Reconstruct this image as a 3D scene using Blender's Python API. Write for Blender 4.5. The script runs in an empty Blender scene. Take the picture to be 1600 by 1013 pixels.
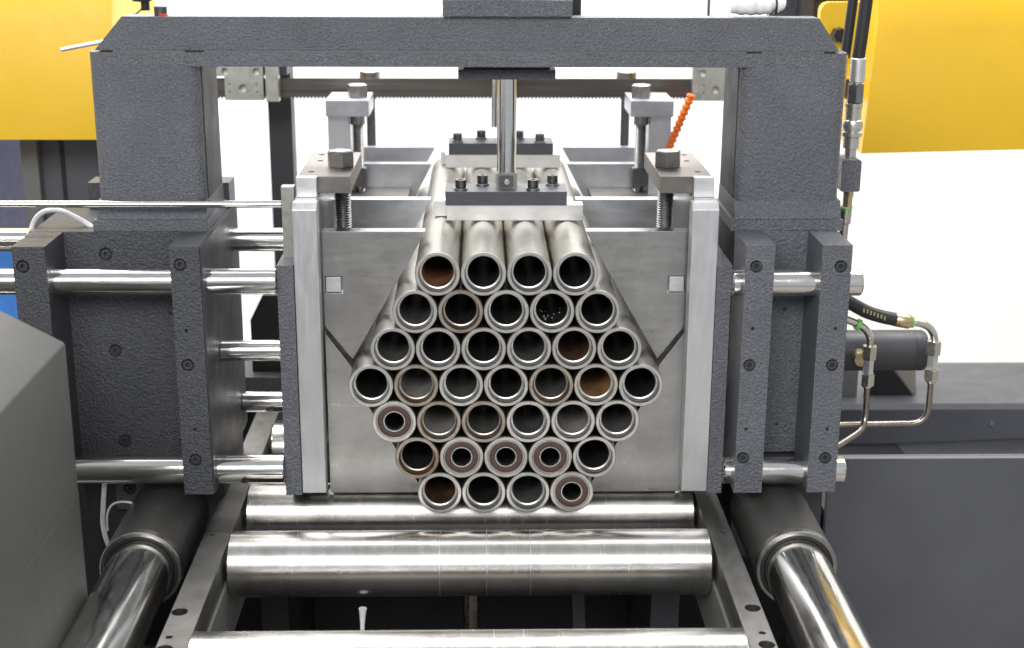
import bpy, bmesh, math, random
from mathutils import Vector, Matrix
random.seed(7)
S = bpy.context.scene
COL = S.collection
PI = math.pi

# ------------------------------------------------------------------ camera
cam_d = bpy.data.cameras.new("camera")
cam = bpy.data.objects.new("camera", cam_d)
COL.objects.link(cam)
RX = Vector((0.99973093, -0.02277072, 0.004423))
UP = Vector((0.00222441, 0.28390826, 0.95884887))
FW = Vector((0.02308941, 0.95858103, -0.28388252))
m = Matrix((RX, UP, -FW)).transposed().to_4x4()
m.translation = Vector((-0.0363, -1.8133, 0.6227))
cam.matrix_world = m
cam_d.sensor_width = 36.0
cam_d.lens = 50.53
cam_d.clip_start = 0.05
cam_d.clip_end = 60.0
cam_d.dof.use_dof = True
cam_d.dof.focus_distance = 1.95
cam_d.dof.aperture_fstop = 4.5
S.camera = cam

# ------------------------------------------------------------------ light
S.view_settings.view_transform = 'Standard'
S.view_settings.look = 'None'
S.view_settings.exposure = 0.0
S.view_settings.gamma = 1.0
W = bpy.data.worlds.new("World")
S.world = W
W.use_nodes = True
bg = W.node_tree.nodes['Background']
bg.inputs[0].default_value = (0.92, 0.96, 1.0, 1)
bg.inputs[1].default_value = 0.52


def area(name, loc, target, sx, sy, power, color):
    d = bpy.data.lights.new(name, 'AREA')
    d.shape = 'RECTANGLE'
    d.size, d.size_y, d.energy, d.color = sx, sy, power, color
    o = bpy.data.objects.new(name, d)
    COL.objects.link(o)
    o.location = loc
    o.rotation_euler = (Vector(target) - Vector(loc)).to_track_quat('-Z', 'Y').to_euler()
    return o


area('ceiling_panel_light', (0.0, 1.05, 2.7), (0.0, 0.95, 0.0), 4.2, 1.6, 102, (1.0, 0.985, 0.965))
area('front_softbox_light', (-0.5, -3.0, 1.95), (0.0, 0.1, 0.1), 2.8, 1.15, 100, (1.0, 0.99, 0.98))
area('wall_wash_light', (0.0, 1.25, 2.6), (0.0, 2.4, 0.2), 6.0, 0.5, 225, (1.0, 0.99, 0.98))

# ------------------------------------------------------------------ materials


def nodes_of(name):
    mt = bpy.data.materials.new(name)
    mt.use_nodes = True
    nt = mt.node_tree
    return mt, nt, nt.nodes['Principled BSDF']


def N(nt, kind, **kw):
    n = nt.nodes.new(kind)
    for k, v in kw.items():
        setattr(n, k, v)
    return n


def coords(nt, scale=(1, 1, 1), rand=True):
    tc = N(nt, 'ShaderNodeTexCoord')
    mp = N(nt, 'ShaderNodeMapping')
    mp.inputs['Scale'].default_value = scale
    nt.links.new(tc.outputs['Object'], mp.inputs['Vector'])
    if rand:
        oi = N(nt, 'ShaderNodeObjectInfo')
        ml = N(nt, 'ShaderNodeMath', operation='MULTIPLY')
        ml.inputs[1].default_value = 37.0
        nt.links.new(oi.outputs['Random'], ml.inputs[0])
        nt.links.new(ml.outputs[0], mp.inputs['Location'])
    return mp.outputs['Vector']


def noise(nt, vec, scale, detail=3, rough=0.5):
    n = N(nt, 'ShaderNodeTexNoise')
    n.inputs['Scale'].default_value = scale
    n.inputs['Detail'].default_value = detail
    n.inputs['Roughness'].default_value = rough
    nt.links.new(vec, n.inputs['Vector'])
    return n.outputs['Fac']


def ramp(nt, fac, stops):
    r = N(nt, 'ShaderNodeValToRGB')
    e = r.color_ramp.elements
    while len(e) < len(stops):
        e.new(0.5)
    for i, (p, c) in enumerate(stops):
        e[i].position = p
        e[i].color = (*c, 1) if len(c) == 3 else c
    nt.links.new(fac, r.inputs[0])
    return r.outputs[0]


def maprange(nt, fac, a, b, c, d):
    r = N(nt, 'ShaderNodeMapRange')
    for i, v in zip((1, 2, 3, 4), (a, b, c, d)):
        r.inputs[i].default_value = v
    nt.links.new(fac, r.inputs[0])
    return r.outputs[0]


def mix(nt, fac, a, b):
    r = N(nt, 'ShaderNodeMix', data_type='RGBA')
    if isinstance(fac, float):
        r.inputs[0].default_value = fac
    else:
        nt.links.new(fac, r.inputs[0])
    for i, v in ((6, a), (7, b)):
        if isinstance(v, tuple):
            r.inputs[i].default_value = (*v, 1)
        else:
            nt.links.new(v, r.inputs[i])
    return r.outputs[2]


def edge_normal(nt, radius=0.0012):
    b = N(nt, 'ShaderNodeBevel', samples=4)
    b.inputs['Radius'].default_value = radius
    return b.outputs[0]


def bump(nt, bs, fac, strength, dist, base=None):
    b = N(nt, 'ShaderNodeBump')
    b.inputs['Strength'].default_value = strength
    b.inputs['Distance'].default_value = dist
    nt.links.new(fac, b.inputs['Height'])
    if base is not None:
        nt.links.new(base, b.inputs['Normal'])
    nt.links.new(b.outputs[0], bs.inputs['Normal'])


def hammered(name, c, scale=330, strength=0.9):
    mt, nt, bs = nodes_of(name)
    v = coords(nt)
    n1 = noise(nt, v, scale, 3, 0.55)
    n2 = noise(nt, v, 9, 4, 0.6)
    n3 = noise(nt, v, scale * 1.15, 2, 0.6)
    cc = mix(nt, maprange(nt, n2, .35, .7, 0, 1), tuple(x * .88 for x in c), tuple(x * 1.1 for x in c))
    # hammer grain, its specular sparkle painted in as lighter flecks
    cc = mix(nt, maprange(nt, n3, .56, .7, 0, .34), cc, tuple(min(1, x * 2.4) for x in c))
    cc = mix(nt, maprange(nt, n3, .45, .33, 0, .4), cc, tuple(x * .45 for x in c))
    # paint rubbed thin along the edges
    en = edge_normal(nt, 0.0022)
    ge = N(nt, 'ShaderNodeNewGeometry')
    dp = N(nt, 'ShaderNodeVectorMath', operation='DOT_PRODUCT')
    nt.links.new(en, dp.inputs[0])
    nt.links.new(ge.outputs['True Normal'], dp.inputs[1])
    wear = N(nt, 'ShaderNodeMath', operation='MULTIPLY')
    nt.links.new(maprange(nt, dp.outputs['Value'], .985, .90, 0, .55), wear.inputs[0])
    nt.links.new(maprange(nt, noise(nt, v, 45, 4, .65), .45, .62, 0, 1), wear.inputs[1])
    cc = mix(nt, wear.outputs[0], cc, (0.30, 0.29, 0.27))
    nt.links.new(cc, bs.inputs['Base Color'])
    bs.inputs['Roughness'].default_value = 0.28
    bs.inputs['Specular IOR Level'].default_value = 0.55
    bump(nt, bs, n1, strength, 0.0055, edge_normal(nt, 0.0015))
    return mt


def smooth_paint(name, c, rough=0.45, var=0.1, dirt=0.0):
    mt, nt, bs = nodes_of(name)
    v = coords(nt)
    n2 = noise(nt, v, 6, 5, 0.6)
    cc = mix(nt, maprange(nt, n2, .3, .7, 0, 1), tuple(x * (1 - var) for x in c), tuple(min(1, x * (1 + var)) for x in c))
    if dirt:
        n3 = noise(nt, v, 40, 6, 0.7)
        cc = mix(nt, maprange(nt, n3, .55, .8, 0, dirt), cc, (0.09, 0.075, 0.055))
    nt.links.new(cc, bs.inputs['Base Color'])
    n4 = noise(nt, v, 25, 4, .6)
    nt.links.new(maprange(nt, n4, .3, .7, rough - .08, rough + .08), bs.inputs['Roughness'])
    n5 = noise(nt, v, 700, 2, .5)
    bump(nt, bs, n5, .08, .001, edge_normal(nt, 0.0012))
    return mt


def metal(name, c, rough=0.3, streak=(1, 1, 1), sscale=120, var=0.12, rvar=0.08, tint=None, tintamt=.5, bevel=0.0008, bstr=0.12, aniso=0.0):
    mt, nt, bs = nodes_of(name)
    bs.inputs['Metallic'].default_value = 1.0
    v = coords(nt, streak)
    v2 = coords(nt)
    n1 = noise(nt, v, sscale, 5, 0.65)
    n2 = noise(nt, v2, 7, 4, 0.6)
    cc = mix(nt, maprange(nt, n1, .3, .7, 0, 1), tuple(x * (1 - var) for x in c), tuple(min(1, x * (1 + var)) for x in c))
    cc = mix(nt, maprange(nt, n2, .4, .75, 0, .5), cc, tuple(x * .72 for x in c))
    if tint:
        n3 = noise(nt, v2, 22, 5, .65)
        cc = mix(nt, maprange(nt, n3, .42, .68, 0, tintamt), cc, tint)
    nt.links.new(cc, bs.inputs['Base Color'])
    nt.links.new(maprange(nt, n1, .3, .7, rough - rvar, rough + rvar), bs.inputs['Roughness'])
    bs.inputs['Anisotropic'].default_value = aniso
    if bstr > 0:
        bump(nt, bs, n1, bstr, .0006, edge_normal(nt, bevel) if bevel else None)
    elif bevel:
        nt.links.new(edge_normal(nt, bevel), bs.inputs['Normal'])
    return mt


def plain(name, c, rough=.5, metallic=0.0):
    mt, nt, bs = nodes_of(name)
    v = coords(nt)
    n = noise(nt, v, 60, 4, .6)
    cc = mix(nt, maprange(nt, n, .3, .7, 0, 1), tuple(x * .85 for x in c), tuple(min(1, x * 1.12) for x in c))
    nt.links.new(cc, bs.inputs['Base Color'])
    bs.inputs['Roughness'].default_value = rough
    bs.inputs['Metallic'].default_value = metallic
    return mt


def rusty(name, a, b, rough=.55):
    mt, nt, bs = nodes_of(name)
    v = coords(nt, (1, .6, 1))
    n = noise(nt, v, 28, 5, .65)
    nt.links.new(ramp(nt, n, [(.3, a), (.62, b)]), bs.inputs['Base Color'])
    bs.inputs['Roughness'].default_value = rough
    n2 = noise(nt, v, 300, 3, .6)
    bump(nt, bs, n2, .3, .001)
    return mt


M = {}
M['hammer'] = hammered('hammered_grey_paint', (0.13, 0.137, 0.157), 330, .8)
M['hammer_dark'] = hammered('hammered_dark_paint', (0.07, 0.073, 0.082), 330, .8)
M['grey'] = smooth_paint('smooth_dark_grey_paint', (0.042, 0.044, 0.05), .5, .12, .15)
M['grey_mid'] = smooth_paint('mid_grey_paint', (0.17, 0.17, 0.165), .55, .1, .2)
M['sleeve'] = hammered('rough_cast_sleeve_paint', (0.062, 0.06, 0.057), 420, .35)
M['cover'] = smooth_paint('cover_grey_brown_paint', (0.082, 0.081, 0.077), .62, .05)
M['guide_paint'] = smooth_paint('beige_grey_paint', (0.3, 0.27, 0.23), .55, .08)
M['tray'] = smooth_paint('tray_blue_grey_paint', (0.1, 0.104, 0.12), .5, .1, .12)
M['yellow'] = smooth_paint('yellow_enamel', (0.88, 0.535, 0.02), .38, .03)
M['black'] = plain('black_plastic', (0.012, 0.012, 0.013), .4)
M['rubber'] = plain('black_rubber', (0.02, 0.02, 0.022), .5)
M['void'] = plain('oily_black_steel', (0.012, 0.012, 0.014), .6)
M['oxide'] = metal('black_oxide_steel', (0.16, 0.16, 0.165), .36, var=.2, bevel=.0006)
M['blackbar'] = metal('blackened_bar', (0.13, 0.135, 0.15), .45, (1, 1, 6), 90, .15, bevel=.001)
M['chrome'] = metal('hard_chrome', (0.82, 0.81, 0.79), .13, (.3, 1, 1), 160, .05, .04, bevel=0, bstr=.03)
M['chrome_y'] = metal('hard_chrome_column', (0.78, 0.77, 0.74), .16, (1, .25, 1), 160, .08, .06, bevel=0, bstr=.04)
M['roller'] = metal('rolled_steel_roller', (0.665, 0.645, 0.615), .255, (9, .6, .6), 16, .04, .025, tint=(.39, .37, .34), tintamt=.55, bevel=0, bstr=0)
M['jaw'] = metal('ground_steel_jaw', (0.53, 0.525, 0.52), .31, (.12, 1, 1), 130, .07, .05, tint=(.36, .355, .355), tintamt=.6, bevel=.001, bstr=.04)
M['jaw_blue'] = metal('dull_steel_jaw', (0.62, 0.635, 0.67), .42, (.3, 1, 1), 70, .1, .06, tint=(.42, .42, .43), tintamt=.5, bevel=.001, bstr=.05)
M['bar'] = metal('brushed_bright_bar', (0.74, 0.745, 0.77), .42, (1, 1, .15), 160, .05, .06, bevel=.0014, bstr=.08)
M['alu'] = metal('milled_aluminium', (0.83, 0.83, 0.83), .45, (.4, 1, 1), 90, .08, .06, bevel=.001, bstr=.1)
M['cap'] = metal('machined_cap_steel', (0.27, 0.25, 0.235), .45, (.4, .4, 1), 60, .14, .06, bevel=.001, tint=(.2, .17, .145), tintamt=.4, bstr=.05)
M['bolt'] = metal('bolt_steel', (0.36, 0.345, 0.33), .36, var=.15, bevel=.001)
M['stud'] = metal('threaded_stud_steel', (0.34, 0.34, 0.34), .35, var=.2, bevel=0)
M['pipe'] = metal('pipe_steel', (0.43, 0.41, 0.365), .33, (1, .05, 1), 70, .09, .05, tint=(.3, .27, .22), tintamt=.4, bevel=0, bstr=.03)
M['pipe_end'] = metal('turned_pipe_end', (0.8, 0.785, 0.76), .34, (1, 1, 1), 50, .05, .03, bevel=0, bstr=0)
M['pipe_rusty'] = metal('stained_pipe_end', (0.6, 0.55, 0.49), .36, (1, 1, 1), 60, .08, .05, tint=(.36, .22, .13), tintamt=.7, bevel=0, bstr=0)
M['fit'] = metal('zinc_fitting', (0.78, 0.76, 0.68), .25, var=.08, bevel=.0006)
M['fit_y'] = metal('yellow_zinc_fitting', (0.75, 0.62, 0.38), .3, var=.08, bevel=.0006)
M['tube'] = metal('steel_hydraulic_tube', (0.36, 0.32, 0.28), .3, var=.1, bevel=0)
M['blade'] = metal('saw_blade_steel', (0.13, 0.12, 0.11), .42, (.02, 1, 3), 120, .3, .1, bevel=0)
M['rail'] = metal('rail_steel', (0.25, 0.245, 0.235), .5, (1, .4, 1), 70, .1, .06, tint=(.15, .14, .13), tintamt=.5, bevel=.0012, bstr=.06)
M['guide'] = metal('guide_block_steel', (0.58, 0.58, 0.53), .4, var=.06, bevel=.001, tint=(.4, .4, .36), tintamt=.4)
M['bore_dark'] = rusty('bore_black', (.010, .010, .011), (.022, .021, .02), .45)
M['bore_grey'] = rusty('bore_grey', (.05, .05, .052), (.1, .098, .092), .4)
M['bore_light'] = rusty('bore_light_grey', (.14, .135, .125), (.3, .29, .27), .4)  # pale colour also paints in light seen through from the far end
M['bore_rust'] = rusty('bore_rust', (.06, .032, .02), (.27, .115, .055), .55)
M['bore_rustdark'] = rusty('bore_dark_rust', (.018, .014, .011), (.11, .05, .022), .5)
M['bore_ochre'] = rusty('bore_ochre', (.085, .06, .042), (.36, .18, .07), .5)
M['seal'] = plain('bearing_seal_rubber', (0.088, 0.052, 0.045), .42)
M['orange'] = plain('orange_plastic', (1.0, 0.2, 0.015), .4)
M['white'] = plain('white_plastic', (0.82, 0.82, 0.82), .4)
M['green'] = plain('green_tie', (0.2, 0.65, 0.12), .4)
M['red'] = plain('red_marker_paint', (0.5, 0.05, 0.03), .5)
M['blue'] = plain('blue_painted_panel', (0.05, 0.22, 0.68), .5)
M['bluegrey'] = plain('blue_grey_panel', (0.15, 0.16, 0.26), .5)
M['wall'] = smooth_paint('white_wall_paint', (0.87, 0.87, 0.87), .85, .012)
M['floor'] = smooth_paint('concrete_floor', (0.31, 0.285, 0.255), .6, .15, .2)

# ------------------------------------------------------------------ mesh helpers


def box(bm, x0, x1, y0, y1, z0, z1):
    vs = [bm.verts.new((x, y, z)) for x in (x0, x1) for y in (y0, y1) for z in (z0, z1)]
    for f in ((0, 1, 3, 2), (4, 6, 7, 5), (0, 4, 5, 1), (2, 3, 7, 6), (0, 2, 6, 4), (1, 5, 7, 3)):
        bm.faces.new([vs[i] for i in f])


def rbox(bm, x0, x1, y0, y1, z0, z1, r, axis='z', segs=5):
    """box with four rounded edges along an axis"""
    def arc(a0, a1, b0, b1):
        out = []
        for (cx, cy, s) in ((a1 - r, b1 - r, 0), (a0 + r, b1 - r, 1), (a0 + r, b0 + r, 2), (a1 - r, b0 + r, 3)):
            for i in range(segs + 1):
                t = (s + i / segs) * PI / 2
                out.append((cx + r * math.cos(t), cy + r * math.sin(t)))
        return out
    if axis == 'z':
        prism(bm, arc(x0, x1, y0, y1), z0, z1, 'z')
    elif axis == 'y':
        prism(bm, arc(x0, x1, z0, z1), y0, y1, 'y')
    else:
        prism(bm, arc(y0, y1, z0, z1), x0, x1, 'x')


def put(a, b, d, axis):
    return {'y': (a, d, b), 'z': (a, b, d), 'x': (d, a, b)}[axis]


def prism(bm, poly, d0, d1, axis='y'):
    A = [bm.verts.new(put(a, b, d0, axis)) for a, b in poly]
    B = [bm.verts.new(put(a, b, d1, axis)) for a, b in poly]
    bm.faces.new(A)
    bm.faces.new(B[::-1])
    n = len(poly)
    for i in range(n):
        j = (i + 1) % n
        bm.faces.new((A[j], A[i], B[i], B[j]))


def circ(cx, cy, r, n=20, ph=0.0):
    return [(cx + r * math.cos(ph + 2 * PI * i / n), cy + r * math.sin(ph + 2 * PI * i / n)) for i in range(n)]


def plate(bm, poly, d0, d1, axis, holes):
    """plate whose face at d0 carries blind holes: (outline, depth)"""
    sg = 1 if d1 > d0 else -1
    loops = [[bm.verts.new(put(a, b, d0, axis)) for a, b in poly]]
    for outl, dep in holes:
        loops.append([bm.verts.new(put(a, b, d0, axis)) for a, b in outl])
    edges = []
    for lp in loops:
        for i in range(len(lp)):
            edges.append(bm.edges.new((lp[i], lp[(i + 1) % len(lp)])))
    bmesh.ops.triangle_fill(bm, use_beauty=True, use_dissolve=False, edges=edges)
    B = [bm.verts.new(put(a, b, d1, axis)) for a, b in poly]
    bm.faces.new(B)
    for lp, ot in [(loops[0], B)]:
        for i in range(len(lp)):
            j = (i + 1) % len(lp)
            bm.faces.new((lp[i], lp[j], ot[j], ot[i]))
    for lp, (outl, dep) in zip(loops[1:], holes):
        bot = [bm.verts.new(put(a, b, d0 + sg * dep, axis)) for a, b in outl]
        for i in range(len(lp)):
            j = (i + 1) % len(lp)
            bm.faces.new((lp[i], lp[j], bot[j], bot[i]))
        bm.faces.new(bot)


def frame_of(d):
    d = d.normalized()
    u = d.cross(Vector((0, 0, 1)))
    if u.length < 1e-4:
        u = Vector((1, 0, 0))
    u.normalize()
    return u, d.cross(u)


def lathe(bm, p0, p1, prof, n=32, closed=False):
    """revolve a profile (t along p0->p1 in metres, radius) about the line; caps ends when not closed"""
    p0, p1 = Vector(p0), Vector(p1)
    d = (p1 - p0).normalized()
    u, w = frame_of(d)
    rings = []
    for t, r in prof:
        c = p0 + d * t
        rings.append([bm.verts.new(c + (u * math.cos(2 * PI * i / n) + w * math.sin(2 * PI * i / n)) * r) for i in range(n)])
    k = len(rings)
    for a in range(k if closed else k - 1):
        A, B = rings[a], rings[(a + 1) % k]
        for i in range(n):
            j = (i + 1) % n
            bm.faces.new((A[i], A[j], B[j], B[i]))
    if not closed:
        bm.faces.new(rings[0])
        bm.faces.new(rings[-1][::-1])


def cyl(bm, p0, p1, r, n=32, ch=0.0):
    L = (Vector(p1) - Vector(p0)).length
    if ch:
        lathe(bm, p0, p1, [(0, r - ch), (ch, r), (L - ch, r), (L, r - ch)], n)
    else:
        lathe(bm, p0, p1, [(0, r), (L, r)], n)


def sweep(bm, pts, r, n=12, sub=6):
    """round tube along a smooth curve through the points"""
    P = [Vector(p) for p in pts]
    Q = []
    for i in range(len(P) - 1):
        a = P[max(i - 1, 0)]
        b, c = P[i], P[i + 1]
        d = P[min(i + 2, len(P) - 1)]
        for k in range(sub):
            t = k / sub
            Q.append(0.5 * ((2 * b) + (c - a) * t + (2 * a - 5 * b + 4 * c - d) * t * t + (3 * b - a - 3 * c + d) * t ** 3))
    Q.append(P[-1])
    u = None
    rings = []
    for i, q in enumerate(Q):
        d = (Q[min(i + 1, len(Q) - 1)] - Q[max(i - 1, 0)]).normalized()
        if u is None:
            u, w = frame_of(d)
        else:
            u = (u - d * u.dot(d)).normalized()
            w = d.cross(u)
        rr = r(i / (len(Q) - 1)) if callable(r) else r
        rings.append([bm.verts.new(q + (u * math.cos(2 * PI * k / n) + w * math.sin(2 * PI * k / n)) * rr) for k in range(n)])
    for A, B in zip(rings, rings[1:]):
        for i in range(n):
            j = (i + 1) % n
            bm.faces.new((A[i], A[j], B[j], B[i]))
    bm.faces.new(rings[0])
    bm.faces.new(rings[-1][::-1])


def hexhead(bm, c, across, z0, z1, n=6, ph=0.0, ch=0.0015):
    r = across / math.sqrt(3)
    lo = [bm.verts.new((c[0] + r * math.cos(ph + 2 * PI * i / n), c[1] + r * math.sin(ph + 2 * PI * i / n), z0)) for i in range(n)]
    mid = [bm.verts.new((v.co.x, v.co.y, z1 - ch)) for v in lo]
    top = [bm.verts.new((c[0] + (v.co.x - c[0]) * .88, c[1] + (v.co.y - c[1]) * .88, z1)) for v in lo]
    for A, B in ((lo, mid), (mid, top)):
        for i in range(n):
            j = (i + 1) % n
            bm.faces.new((A[i], A[j], B[j], B[i]))
    bm.faces.new(top)
    bm.faces.new(lo[::-1])


def origin(o):
    v = Vector((0, 0, 0))
    while o is not None:
        v += Vector(o.location)
        o = o.parent
    return v


def obj(name, bm, mat, parent=None, label=None):
    """one mesh object; the bmesh is in world metres and is moved into its parent's frame"""
    bmesh.ops.recalc_face_normals(bm, faces=bm.faces[:])
    me = bpy.data.meshes.new(name)
    bm.to_mesh(me)
    bm.free()
    me.materials.append(M[mat])
    for p in me.polygons:
        p.use_smooth = True
    me.set_sharp_from_angle(angle=math.radians(35))
    o = bpy.data.objects.new(name, me)
    COL.objects.link(o)
    if parent is not None:
        me.transform(Matrix.Translation(-origin(parent)))
        o.parent = parent
    if label:
        o['label'] = label
    return o


def tag(o, label, cat, group=None):
    o['label'] = label
    o['category'] = cat
    if group:
        o['group'] = group
    return o


def rebase(o, loc):
    """put a mesh thing's origin at its base"""
    o.data.transform(Matrix.Translation(-Vector(loc)))
    o.location = loc
    return o


def thing(name, label, cat, loc, group=None):
    o = bpy.data.objects.new(name, None)
    o.empty_display_size = .05
    COL.objects.link(o)
    o.location = loc
    return tag(o, label, cat, group)


def struct(name, bm, mat):
    o = obj(name, bm, mat)
    o['kind'] = 'structure'
    return o


def B(*boxes):
    bm = bmesh.new()
    for b in boxes:
        box(bm, *b)
    return bm


def copy_part(src, parent, loc):
    """copy of a part (and its own pieces) with the same mesh, placed at a world point"""
    c = src.copy()
    COL.objects.link(c)
    c.parent = parent
    c.location = Vector(loc) - origin(parent)
    for k in list(src.children):
        g = k.copy()
        COL.objects.link(g)
        g.parent = c
    return c


# ------------------------------------------------------------------ setting
bm = bmesh.new()
box(bm, -6, 6, -5, 2.6, -1.06, -1.0)
struct('floor', bm, 'floor')
bm = bmesh.new()
box(bm, -6, 6, 2.5, 2.6, -0.995, 3.4)
struct('wall', bm, 'wall')

# ------------------------------------------------------------------ screws (shared meshes)


def make_screw_y(parent, p, r, h):
    """socket screw head facing the camera side, standing h proud of p"""
    bm = bmesh.new()
    plate(bm, circ(0, 0, r, 24), -h, 0.0, 'y', [(circ(0, 0, r * .55, 6), h * .9)])
    o = obj('socket_screw', bm, 'grey')
    o.parent = parent
    o.location = Vector(p) - origin(parent)
    return o


def make_screw_z(parent, p, r, h):
    bm = bmesh.new()
    plate(bm, circ(0, 0, r, 20), h, 0.004, 'z', [(circ(0, 0, r * .5, 6), h * .45)])
    o = obj('cap_screw', bm, 'oxide')
    bm = bmesh.new()
    lathe(bm, (0, 0, 0), (0, 0, .004), [(0, r * 1.05), (0, r * 1.25), (.003, r * 1.25), (.003, r * 1.05)], 20, True)
    w = obj('washer', bm, 'bolt', o)
    o.parent = parent
    o.location = Vector(p) - origin(parent)
    return o


# ------------------------------------------------------------------ portal frame
pf = thing('portal_frame', 'grey hammered-paint portal frame of two columns and a beam above the pipe bundle', 'machine frame', (-.046, .16, .191))
for (x0, x1) in ((-.548, -.404), (.313, .455)):
    bm = bmesh.new()
    rbox(bm, x0, x1, .10, .226, .212, .4093, .018, 'z', 8)
    obj('column', bm, 'hammer', pf)
    bm = bmesh.new()
    # flared foot
    pr_ = [(0.10, .230), (.0985, .222), (.094, .214), (.092, .206), (.232, .206), (.23, .214), (.227, .230)]
    prism(bm, pr_, x0 - .0015, x1 + .0015, 'x')
    obj('column_foot', bm, 'hammer', pf)
    bm = B((x0 - .006, x1 + .004, .088, .236, .191, .2058))
    obj('foot_plate', bm, 'hammer', pf)
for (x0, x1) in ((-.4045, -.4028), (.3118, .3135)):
    obj('column_shade_liner', B((x0, x1, .119, .2255, .2305, .4090)), 'grey', pf)  # added liner: shade of the sideways face put in as darker paint
bm = bmesh.new()
rbox(bm, -.548, .455, .10, .226, .4093, .4277, .018, 'z', 8)
obj('crossbeam', bm, 'hammer', pf)
bm = bmesh.new()
prism(bm, [(-.5375, .4302), (.4415, .4302), (.4115, .4735), (-.4995, .4735)], .101, .139, 'y')
box(bm, -.5, .41, .139, .225, .4302, .4420)
obj('top_beam', bm, 'hammer', pf)
bm = B((-.530, .437, .1018, .2245, .4278, .4299))
obj('weld_seam', bm, 'grey_mid', pf)
obj('weld_gap', B((-.5300, -.5140, .1000, .1013, .4284, .4301)), 'black', pf)
obj('weld_gap', B((-.4200, -.3960, .1000, .1014, .4284, .4301)), 'black', pf)
obj('weld_gap', B((.3180, .3380, .1000, .1014, .4284, .4301)), 'black', pf)
obj('weld_gap', B((.4210, .4360, .1000, .1013, .4284, .4301)), 'black', pf)
bm = B((-.0825, .0865, .092, .27, .4755, .4965))
obj('cylinder_flange', bm, 'hammer', pf)
obj('hose_port', B((.088, .108, .24, .268, .4425, .52)), 'black', pf)
bm = B((-.0633, .0675, .13, .24, .3895, .4025))
obj('rod_guide_plate', bm, 'hammer_dark', pf)
bm = B((-.056, .06, .136, .235, .4025, .4095))
obj('guide_spacer', bm, 'black', pf)
bm = bmesh.new()
cyl(bm, (0.003, .19, .4965), (0.003, .19, .80), .055, 40)
obj('cylinder_body', bm, 'hammer_dark', pf)
bm = bmesh.new()
cyl(bm, (-.452, .118, .4735), (-.452, .118, .486), .0085, 20, .001)
t = obj('beam_screw', bm, 'oxide', pf)
bm = B((-.4525, -.442, .106, .112, .4735, .4765))
obj('red_mark', bm, 'red', pf)

# ------------------------------------------------------------------ top clamps


def top_clamp(label, y, x0, x1, zt0, stubx, bx0, bx1, scr, rodx, rody, rodr, ztop, clevis):
    t = thing('top_clamp', label, 'clamp', (0.0, y, zt0))
    obj('pressure_bar', B((x0, x1, y + .002, y + .027, zt0, zt0 + .0225)), 'alu', t)
    obj('pressure_bar', B((stubx, x1 - .012, y + .03, y + .058, zt0 + .0002, zt0 + .0225)), 'alu', t)
    zb = zt0 + .0227
    obj('clamp_block', B((bx0, bx1, y - .002, y + .06, zb, zb + .0195)), 'blackbar', t)
    first = None
    for (sx, sy) in scr:
        if first is None:
            first = make_screw_z(t, (sx, sy, zb + .0195), .0078, .0148)
        else:
            copy_part(first, t, (sx, sy, zb + .0195))
    bm = bmesh.new()
    cyl(bm, (rodx, rody, zb + .043), (rodx, rody, ztop), rodr, 40)
    obj('piston_rod', bm, 'chrome', t)
    if clevis:
        bm = bmesh.new()
        rbox(bm, rodx - .0145, rodx + .0145, rody - .014, rody + .014, zb + .0197, zb + .043, .003, 'y')
        c = obj('clevis', bm, 'bolt', t)
        bm = bmesh.new()
        rbox(bm, rodx - .0115, rodx + .0095, rody - .0155, rody - .0141, zb + .021, zb + .040, .004, 'y')
        obj('clevis_plate', bm, 'oxide', c)
        bm = bmesh.new()
        cyl(bm, (rodx, rody - .0185, zb + .0305), (rodx, rody - .0156, zb + .0305), .0042, 16, .0006)
        obj('pin', bm, 'fit', c)
    return t


top_clamp('near top clamp on chrome piston rod pressing on front ends of the pipes', .183, -.0815, .1118, .1842, -.1003, -.083, .0885,
          [(-.0614, .196), (-.0304, .230), (.0411, .196), (.0703, .230)], .0038, .2127, .0139, .3895, True)
tc2 = top_clamp('far top clamp half hidden behind the chrome piston rod', .600, -.092, .1022, .1842, -.1007, -.0865, .090,
                [(-.0716, .612), (-.0314, .645), (.0334, .640), (.0677, .606)], -.002, .632, .0125, .56, False)
bm = bmesh.new()
cyl(bm, (-.002, .632, .56), (-.002, .632, .80), .04, 32)
obj('cylinder_body', bm, 'grey', tc2)

# ------------------------------------------------------------------ pipe bundle
ROW = .0513
R_OUT = .0297
L_PIPE = .72


def pipe_mesh():
    bm = bmesh.new()
    # barrel: outside only
    lathe(bm, (0, 0, 0), (0, 1, 0), [(.0012, R_OUT), (L_PIPE, R_OUT), (L_PIPE, .0209), (L_PIPE - .004, .0209), (L_PIPE - .004, R_OUT - .001), (.0013, R_OUT - .001)], 48, True)
    return bm


def end_mesh():
    bm = bmesh.new()
    lathe(bm, (0, 0, 0), (0, 1, 0), [(.0040, R_OUT), (.0009, R_OUT - .0002), (0.0, R_OUT - .0009), (0.0, .0250), (.0008, .0245), (.0020, .0243), (.0082, .0242), (.0100, .0239), (.0113, .0231), (.0121, .0221), (.0124, .0211), (.0140, .0208), (.0200, .0207), (.0200, .0216), (.0040, .0280)], 48, True)
    return bm


def bore_mesh():
    bm = bmesh.new()
    lathe(bm, (0, 0, 0), (0, 1, 0), [(.0141, .02065), (L_PIPE - .005, .0206), (L_PIPE - .005, .0217), (.0201, .0217), (.0201, .02068)], 40, True)
    return bm


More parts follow.
